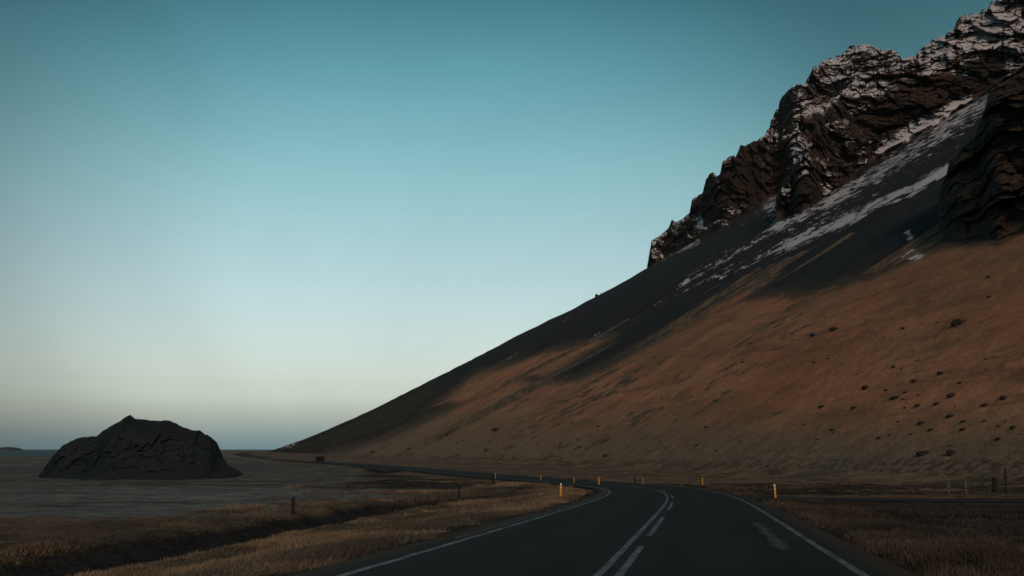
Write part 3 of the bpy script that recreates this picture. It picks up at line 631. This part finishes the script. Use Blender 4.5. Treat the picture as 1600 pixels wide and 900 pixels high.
for i, (tp, bs, d0, sc_, sb, ln) in enumerate(BLOCKS):
    crag('rock_crag', tp, bs, tp[0][0], tp[-1][0], 1.0, 110, ln, 400 + 17 * i, sc_, 2.2, block_snow(sb), .2, 9, d0=d0)
c2 = crag('rock_crag', CR_TOP, CR_BASE, 1466, 1960, 1.5, 260, .75, 300, .36, 2.5, snow_near, .35, 22, 300)
c2['label'] = 'dark snow-free crag standing nearer, on the brown grass at the right edge'

# ------------------------------------------------------------------ rocky knoll in the field
def build_knoll():
    out = np.array([(60, 750), (69, 741), (81, 724), (92, 704), (101, 694), (112, 688), (125, 682), (155, 680), (166, 671), (180, 662), (194, 654), (203, 647), (212, 653), (236, 656), (266, 656), (286, 666), (300, 671), (313, 671), (315, 677), (325, 678), (334, 687), (340, 700), (345, 716), (350, 723), (361, 728), (372, 735), (380, 745)], float)
    xs = np.arange(60, 380.1, .8); yt = np.interp(xs, out[:, 0], out[:, 1]) - .9 * fbm(xs / 6, 0, 0, 4, 71)
    t, e = te(xs, yt); Yc = 152.0
    zg = -4.35; hgt = np.maximum(e * Yc - zg, .05)
    q = np.sin(np.clip((xs - 58) / 324, 0, 1) * math.pi)
    dep = 3 + 13.5 * q ** .5
    nph = 150; ph = np.linspace(0, 1, nph)
    # front foot -> steep face -> rounded top -> back
    prof_h = np.interp(ph, [0, .10, .22, .40, .55, .62, .72, .85, 1], [0, .10, .30, .74, .97, 1.0, .93, .6, 0]); prof_y = np.interp(ph, [0, .10, .22, .40, .55, .62, .72, .85, 1], [-1, -.86, -.68, -.46, -.16, 0, .35, .8, 1])
    X = t[None] * Yc + 0 * ph[:, None]; Y = Yc + dep[None] * prof_y[:, None]; Z = zg + hgt[None] * prof_h[:, None]
    X = X * (1 + (Y - Yc) / Yc * .5)
    w = np.sin(np.clip(prof_h, 0, 1) * math.pi)[:, None] * sst(.3, 2.5, hgt)[None] + .15
    k1, _ = facet(X / 5.2, Y / 7, (Z + .15 * X) / 3.6, 73); k2, _ = facet(X / 2.2, Y / 3, (Z - .1 * X) / 1.7, 77); k3, _ = facet(X / .9, Y / 1.2, Z / .75, 83)
    dy = -1.7 * fbm(X / 7, Y / 9, Z / 8, 3, 72) + .5 * k1 + .36 * k2 + .2 * k3 - .25 * fbm(X / .7, Y / .8, Z / .6, 3, 79)
    Y2 = Y + dy * w; Z2 = Z + (Y2 - Y) * Z / Yc * .5
    P = np.stack([X, Y2, Z2 + CZ - .1], -1)
    P[0, :, 2] = CZ - 5.2; P[-1, :, 2] = CZ - 5.2
    base = Vector((float(t.mean() * Yc), Yc, CZ - 4.3))
    o = mesh_np('rock_knoll', P.reshape(-1, 3) - np.array(base), grid_faces(nph, len(xs)), M['knoll'], smooth=False); o.location = base
    tag(o, 'dark rocky knoll with a small pointed peak in the grey field', 'rock'); return o
build_knoll()

# ------------------------------------------------------------------ island on the horizon
def build_island():
    out = [(-70, 703), (-40, 701.5), (-20, 700), (2, 700), (8, 698.6), (12, 698.9), (17, 698.7), (20, 699.2), (24, 700.4), (27, 702.6)]
    xs = np.linspace(-70, 27, 80); yt = poly_y(out, xs); Yc = 7000.; t, e = te(xs, yt); H = np.maximum(e * Yc + CZ + 3 * fbm(xs / 3, 0, 0, 3, 5), 0) + 6
    ph = np.linspace(0, 1, 14); X = t[None] * Yc + 0 * ph[:, None]; Y = Yc + 160 * (ph * 2 - 1)[:, None] + 0 * X; Z = H[None] * np.sin(ph * math.pi)[:, None] ** .6 - 6
    o = mesh_np('island', np.stack([X - X.mean(), Y - Yc, Z], -1).reshape(-1, 3), grid_faces(14, 80), M['island']); o.location = (float(X.mean()), Yc, 0)
    tag(o, 'low dark island on the sea horizon at the left edge', 'island')
build_island()

# ------------------------------------------------------------------ boulders
def boulder_mesh(i):
    import bmesh
    bm = bmesh.new(); bmesh.ops.create_icosphere(bm, subdivisions=3 if i < 4 else 2, radius=1)
    co = np.array([v.co for v in bm.verts]); n = co + 7.7 * i
    f1, f2, cv = worley(n[:, 0] * 1.1, n[:, 1] * 1.1, n[:, 2] * 1.1, 200 + i)
    r = 1 + .35 * fbm(n[:, 0] * .9, n[:, 1] * .9, n[:, 2] * .9, 3, 210 + i) + .35 * (cv - .5) - .15 * f1
    pk = [.75, 1.15, .8, .7, .65, .9, .6, .75][i]
    for v, k in zip(bm.verts, r): v.co = v.co * float(k); v.co.z *= pk
    me = bpy.data.meshes.new('boulder'); bm.to_mesh(me); bm.free(); me.materials.append(M['boulder'])
    for p in me.polygons: p.use_smooth = False
    return me
BM = [boulder_mesh(i) for i in range(8)]
def boulder(x, y, w, label, mesh=None, group=None, name='boulder', sink=.25):
    X, D, z = on_slope(x, y + w * .15); r = w / F * D / 2
    if D < 20 or y > 716: 
        X, D = ray_land(x, y); z = float(land_z(X, D)) + CZ; r = w / F * D / 2
    o = bpy.data.objects.new(name, BM[random.randrange(4, 8) if mesh is None else mesh]); COL.objects.link(o)
    r *= .86; o.location = (X, D, z + r * (.18 - sink)); o.scale = (r * 1.08, r * random.uniform(.8, 1.1), r * random.uniform(.6, .85)); o.rotation_euler = (0, 0, random.uniform(-.6, .6))
    return tag(o, label, 'boulder', group)
BIG = [(1444, 703, 28, 0, 'broad dark boulder at the slope foot left of the pointed boulder'), (1486, 706, 17, 1, 'pointed dark boulder at the slope foot right of a broad boulder'),
       (1502, 500, 27, 2, 'large dark flat boulder alone high on the brown slope below the dark crag'), (1402, 617, 22, 0, 'dark boulder in a cluster halfway up the slope above the side road'),
       (1303, 512, 14, 3, 'right one of two small boulders just below the dark scree tongue'), (1270, 522, 11, 2, 'left one of two small boulders just below the dark scree tongue'),
       (583, 704, 11, 0, 'leftmost dark boulder at the slope foot above the far road'), (612, 702, 6.5, 3, 'small boulder second from left at the slope foot above the far road'), (640, 700, 8.5, 2, 'boulder third from left at the slope foot above the far road'),
       (700, 676, 10, 0, 'dark boulder low on the slope up right of three foot boulders'), (775, 669, 12, 3, 'long low boulder on the slope above the bend of the far road'), (948, 710, 11, 2, 'dark boulder at the slope foot right behind the road bend'),
       (1486, 648, 15, 3, 'dark boulder straight above the pointed boulder near the right edge'), (1441, 659, 14, 2, 'flat boulder straight above the broad boulder at the slope foot'), (1089, 695, 7, 1, 'lone boulder low on the slope above the right marker posts'),
       (1284, 633, 14, 0, 'flat dark boulder on the slope above the near right marker post'), (1470, 582, 12, 1, 'small boulder up the slope, above and right of the boulder cluster')]
for x, y, w, m_, lab in BIG: boulder(x, y, w, lab, m_)
SMALL = [(1484, 695, 7), (1455, 670, 13), (1390, 678, 9), (1424, 677, 9), (1505, 669, 13), (1506, 657, 11), (1539, 656, 9), (1560, 664, 7), (1583, 667, 12), (1560, 684, 12), (1300, 670, 9), (1302, 676, 4), (1276, 685, 6), (1258, 662, 7), (1404, 658, 6), (1373, 683, 8),
         (1411, 511, 9), (1272, 565, 7), (1160, 564, 7), (1428, 594, 10), (1352, 604, 12), (1334, 635, 11), (1433, 631, 12), (1116, 624, 6), (1104, 666, 8), (1408, 574, 6), (1396, 572, 8), (1294, 559, 7), (1500, 596, 9), (1488, 616, 18), (1540, 630, 18), (1568, 620, 13), (1464, 630, 14), (1546, 462, 10), (1544, 431, 9), (1464, 502, 7), (1540, 560, 7), (1558, 557, 5),
         (724, 687, 8), (715, 691, 5), (759, 701, 6), (876, 692, 5), (874, 698, 4.5), (906, 697, 6), (903, 686, 5), (787, 712, 4), (840, 694, 4), (803, 714, 4), (1119, 703, 5), (1040, 699, 5), (1032, 689, 4.5), (934, 665, 5), (1385, 608, 8), (1415, 612, 9), (1412, 622, 8), (1392, 622, 7)]
for i in range(40):
    x = rng.uniform(700, 1600); y = rng.uniform(560, 708); lim = 470 + (1600 - x) * .16
    if x > 1350 or rng.random() < .45: SMALL.append((x, max(y, lim), rng.uniform(2.5, 5.5)))
for x, y, w in SMALL: boulder(x, y, w, 'small dark stone half sunk in the brown grass slope', group='small dark stones scattered over the brown slope')
for x, y, w, h, lab in ((933, 466, 7, 10, 'taller of two dark pinnacles on the skyline of the scree'), (940, 463, 5, 7, 'shorter pinnacle on the scree skyline just right of the taller one')):
    t, e = te(x, y); D = DMAX - 15; o = bpy.data.objects.new('rock_pinnacle', BM[1]); COL.objects.link(o)
    o.location = (float(t * D), D, float(e * D) + CZ); o.scale = (w / F * D / 2, w / F * D / 2, h / F * D * .62); tag(o, lab, 'rock')

# ------------------------------------------------------------------ posts, fences, gate, hut
def box_bm(bm, x0, x1, y0, y1, z0, z1, taper=1.0):
    cx, cy = (x0 + x1) / 2, (y0 + y1) / 2
    v = [bm.verts.new((cx + (x - cx) * k, cy + (y - cy) * k, z)) for z, k in ((z0, 1), (z1, taper)) for x, y in ((x0, y0), (x1, y0), (x1, y1), (x0, y1))]
    for f in ((3, 2, 1, 0), (4, 5, 6, 7), (0, 1, 5, 4), (1, 2, 6, 5), (2, 3, 7, 6), (3, 0, 4, 7)): bm.faces.new([v[i] for i in f])
def obj_bm(name, fn, mat, parent=None, bevel=0):
    import bmesh
    bm = bmesh.new(); fn(bm)
    if bevel: bmesh.ops.bevel(bm, geom=list(bm.edges), offset=bevel, segments=2, affect='EDGES')
    me = bpy.data.meshes.new(name); bm.to_mesh(me); bm.free(); me.materials.append(mat)
    o = bpy.data.objects.new(name, me); COL.objects.link(o); o.parent = parent; return o
def marker(x, y, label, mat='yellow', h=.88, lean=0, rz=0, cap='yellow'):
    X, Y = ray_land(x, y); r = empty('road_marker_post', (X, Y, float(land_z(X, Y)) + CZ), rz)
    r.rotation_euler = (0, lean, rz)
    obj_bm('post', lambda b: box_bm(b, -.052, .052, -.035, .035, -.2, h - .13, .92), M[mat], r, .012)
    obj_bm('cap', lambda b: box_bm(b, -.049, .049, -.033, .033, h - .128, h, .86), M[cap], r, .012)
    obj_bm('reflector', lambda b: box_bm(b, -.03, .03, -.046, -.036, h - .30, h - .22), M[cap], r)
    return tag(r, label, 'marker post', 'yellow marker posts along the road')
marker(876, 778, 'nearest yellow marker post in golden grass left of the road', lean=.03, cap='white')
marker(936, 760, 'small yellow marker post at the inside tip of the bend', lean=-.02)
marker(1212, 780, 'yellow marker post with white top by the side road turning, on the right', lean=-.05, cap='white')
marker(1098, 757.5, 'slim yellow marker post on the far outside of the bend', h=.80, lean=-.03)
marker(1005, 757, 'short faded marker post behind the crest of the bend', 'dull', h=.62, cap='dull')
marker(897, 757, 'faded marker post left of the small bend-tip post', 'dull', h=.75, cap='dull')
marker(845, 752.5, 'faded marker post left of the far road, second from the bend', 'dull', h=.75, cap='dull')
marker(774, 748, 'faded marker post left of the far road, farthest from the bend', 'dull', h=.75, cap='dull')

def fence(name, pts, label, hs, post_w=.05, wires=(.35, .65, .95), mat='wood', wob=.03):
    P = [(X, Y, float(land_z(X, Y)) + CZ) for X, Y in pts]
    r = empty(name, P[0])
    o0 = Vector(P[0]); tops = []
    for i, p in enumerate(P):
        h = hs[i % len(hs)]; w = post_w * random.uniform(.8, 1.2)
        po = obj_bm('post', lambda b: box_bm(b, -w, w, -w, w, -.25, h, .9), M[mat], r, .008); po.location = Vector(p) - o0
        po.rotation_euler = (random.gauss(0, wob), random.gauss(0, wob), random.random())
    for k in wires:
        def fn(b):
            prev = None
            for p in P:
                c = Vector(p) - o0 + Vector((0, 0, k * min(hs)))
                ring = [b.verts.new(c + Vector((.0, dx, dz))) for dx, dz in ((-.007, -.007), (.007, -.007), (.007, .007), (-.007, .007))]
                if prev:
                    for i in range(4): b.faces.new((prev[i], prev[(i + 1) % 4], ring[(i + 1) % 4], ring[i]))
                prev = ring
        obj_bm('wire', fn, M['wire'], r)
    return tag(r, label, 'fence')
lp = [ray_land(*q) for q in ((457, 803), (717, 777.5), (771, 758.5))]
a, b, c = map(np.array, lp)
pts = [tuple(a + (a - b) * k) for k in (.8, .4)][::1] + [tuple(a)]
fence('wire_fence', [tuple(a), tuple(b), tuple(c)], 'old wire fence with thick dark posts along the field left of the road', (1.0,), .10)
pk = [tuple(a + (b - a) * k + np.array((-.3, .6))) for k in (.45, .56, .63, .70, .78, .86, .93)]
fence('stake_row', pk, 'row of thin leaning stakes in the golden grass beyond the ditch', (.7, .85, .62), .022, (), 'wood', .12)
q = []
for Yq in np.arange(270, 108, -7.0): q.append((float(road_x(Yq)) + 13.5, float(Yq)))
for i in range(5): q.append((24 + i * 7.4, 102 - i * 5.8))
fence('wire_fence', q, 'long low wire fence with thin posts along the mountain side of the road', (.8, .75, .85), .03, (.4, .7, .98), 'drab', .06)
X, Y = ray_land(993, 756.5); r = empty('leaning_post', (X, Y, float(land_z(X, Y)) + CZ)); obj_bm('post', lambda b: box_bm(b, -.07, .07, -.07, .07, -.3, .62, .9), M['wood'], r, .01); obj_bm('band', lambda b: box_bm(b, -.082, .082, -.082, .082, .40, .46), M['wire'], r); r.rotation_euler = (0, -.22, .4)
tag(r, 'short dark post leaning left beside the crest of the bend', 'post')
# gate in the right-hand field
g0 = ray_land(1483, 772); g1 = ray_land(1510, 771); g2 = ray_land(1573, 771)
r = empty('field_gate', (g1[0], g1[1], float(land_z(*g1)) + CZ)); b0 = Vector(r.location)
for gp, h, mt, w in ((g0, .92, 'pale', .03), (g1, 1.12, 'pale', .035), (g2, 1.9, 'wood', .06)):
    po = obj_bm('post', lambda b: box_bm(b, -w, w, -w, w, -.25, h, .92), M[mt], r, .006); po.location = Vector((gp[0], gp[1], float(land_z(*gp)) + CZ)) - b0
dv = Vector((g2[0] - g0[0], g2[1] - g0[1], 0)); L = dv.length
for nm, zz in (('top_rail', .99), ('bottom_rail', .45)):
    ra = obj_bm(nm, lambda b: box_bm(b, 0, L, -.02, .02, 0, .05), M['wood'], r); ra.location = Vector((g0[0] - b0.x, g0[1] - b0.y - .07, zz + .0)); ra.rotation_euler = (0, 0, math.atan2(dv.y, dv.x))
tag(r, 'thin field gate with pale posts and a top rail near the right edge', 'gate')
X, Y = ray_land(1555, 769); r = empty('gate_post', (X, Y, float(land_z(X, Y)) + CZ)); b_ = obj_bm('post', lambda b: box_bm(b, -.17, .17, -.15, .15, -.3, 1.02, .85), M['wood'], r, .03); obj_bm('cap', lambda b: box_bm(b, -.16, .16, -.14, .14, 1.022, 1.12, .7), M['wood'], r, .02); r.rotation_euler = (0, .04, .3)
tag(r, 'thick dark wooden post in front of the field gate', 'post')
# hut beyond the field
X, Y = ray_land(500, 722.5); Y = min(Y, 320); t_ = float(te(500, 722.5)[0]); X = t_ * Y; zz = float(land_z(X, Y)) + CZ
r = empty('hut', (X, Y, zz), .12); k = 1.2 * Y / 304
obj_bm('wall', lambda b: box_bm(b, -1.0 * k, 1.0 * k, -1.1 * k, 1.1 * k, -.4, 1.5 * k, 1), M['hut'], r)
obj_bm('roof', lambda b: box_bm(b, -1.12 * k, 1.12 * k, -1.25 * k, 1.25 * k, 1.505 * k, 1.62 * k, .98), M['hutroof'], r)
obj_bm('door', lambda b: box_bm(b, -.32 * k, .32 * k, -1.14 * k, -1.103 * k, 0, 1.25 * k), M['hutroof'], r)
tag(r, 'small dark box-shaped hut at the end of the mountain foot, left of the far road', 'hut')

# ------------------------------------------------------------------ grass
def build_grass():
    def sample(n, f):
        out = []
        while sum(map(len, out)) < n:
            Y = np.exp(rng.uniform(math.log(9), math.log(125), 60000)); X = rng.uniform(-.62, .62, 60000) * Y
            p = f(X, Y); out.append(np.stack([X, Y], 1)[rng.random(60000) < p])
        return np.vstack(out)[:n]
    def dens(X, Y):
        d = road_d(X, Y); dd = np.abs(ditch_d(X, Y)); on = (Y < 100); n = fbm(X / 3, Y / 3, 0, 3, 91) ; n2 = fbm(X / 9, Y / 9, 0, 3, 21)
        L = (d < 0) * sst(5.0, 7.0, -d + 1.2 * n) * sst(32, 24, -d) * (.12 + .88 * sst(-.15, .35, n + n2 + .35 * sst(10, 6, -d))) * np.where(on & (dd < 2.6), 0, 1)
        Rg = (d > 0) * sst(4.9, 6.3, d + .8 * n) * (.10 + .8 * sst(8.5, 6.5, d) + .45 * sst(.1, .4, n2 + .3 * n)) * (Y < 62) * (np.abs(side_d(X, Y)) > 3.2)
        R2 = (d > 5.5) * (Y > 78) * .22 * (Y < 115)
        return np.clip((L + Rg + R2) * np.clip(Y / 45, .25, 1), 0, 1)
    pts = sample(30000, dens)
    X, Y = pts[:, 0], pts[:, 1]; d = road_d(X, Y); n = len(X); z = land_z(X, Y) + CZ - .03
    n2 = fbm(X / 9, Y / 9, 0, 3, 21); n1 = fbm(X / 2, Y / 2, 0, 3, 92)
    hgt = .68 * np.where(d < -9, .75, 1) * (.20 + .16 * sst(-.3, .4, n2 + .5 * n1)) * rng.uniform(.6, 1.35, n) * np.where(d > 10, .7, 1) * np.where(np.abs(d) < 6.5, .8, 1)
    gold = sst(-.2, .45, n2 + .7 * n1 + .25 * sst(9, 6, np.abs(d)) + np.where((d > 0) & (d > 8.5), -.55, -.1))
    lo_, hi_ = np.array((.076, .068, .056)), np.array((.180, .133, .090))
    base = lo_[None] + (hi_ - lo_)[None] * gold[:, None]
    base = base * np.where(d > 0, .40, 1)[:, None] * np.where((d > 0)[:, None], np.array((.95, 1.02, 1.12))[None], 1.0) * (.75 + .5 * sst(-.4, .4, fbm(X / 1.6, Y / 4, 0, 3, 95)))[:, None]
    base = base * rng.uniform(.82, 1.15, (n, 1))
    NB = 15; V = []; Fq = []; Cc = []
    for k in range(NB):
        a = rng.uniform(0, 2 * math.pi, n); rad = rng.uniform(0, .17, n) * (1 + Y / 60); w = rng.uniform(.005, .012, n) * (1 + Y / 28); ln = rng.uniform(.15, .6, n) * hgt; hh = hgt * rng.uniform(.55, 1.15, n)
        b = rng.uniform(0, 2 * math.pi, n)
        bx, by = X + rad * np.cos(a), Y + rad * np.sin(a); wx, wy = np.cos(b) * w, np.sin(b) * w
        lx, ly = np.cos(a) * ln + .05, np.sin(a) * ln
        p = [np.stack([bx - wx, by - wy, z], 1), np.stack([bx + wx, by + wy, z], 1), np.stack([bx + wx * .7 + lx * .35, by + wy * .7 + ly * .35, z + hh * .6], 1), np.stack([bx - wx * .7 + lx * .35, by - wy * .7 + ly * .35, z + hh * .6], 1), np.stack([bx + lx, by + ly, z + hh], 1)]
        o = k * 5 * n + np.arange(n) * 5
        V.append(np.stack(p, 1).reshape(-1, 3)); Fq.append(np.stack([o, o + 1, o + 2], 1)); Fq.append(np.stack([o, o + 2, o + 3], 1)); Fq.append(np.stack([o + 3, o + 2, o + 4], 1))
        cc = base * rng.uniform(.8, 1.2, (n, 1)); Cc.append(np.repeat(cc, 5, 0))
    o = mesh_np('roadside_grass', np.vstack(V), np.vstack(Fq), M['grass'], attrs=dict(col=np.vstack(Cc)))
    tag(o, 'dry golden grass growing along the road verges', 'grass', kind='stuff')
build_grass()

# ------------------------------------------------------------------ haze: thin even air round the whole scene
HAZE = 1.2e-5
hz = [(x, y, z) for z in (-9, 760) for x, y in ((-18500, -8000), (18500, -8000), (18500, 24500), (-18500, 24500))]
hm = bpy.data.materials.new('haze'); hm.use_nodes = True; hm.node_tree.nodes.clear()
pv = hm.node_tree.nodes.new('ShaderNodeVolumePrincipled'); pv.inputs['Density'].default_value = HAZE; pv.inputs['Color'].default_value = (.84, .92, .95, 1)
ho = hm.node_tree.nodes.new('ShaderNodeOutputMaterial'); hm.node_tree.links.new(pv.outputs[0], ho.inputs['Volume'])
haze = mesh_np('haze', hz, [(3, 2, 1, 0), (4, 5, 6, 7), (0, 1, 5, 4), (1, 2, 6, 5), (2, 3, 7, 6), (3, 0, 4, 7)], hm, smooth=False)
tag(haze, 'thin cool haze in the air over land and sea', 'haze', kind='stuff')
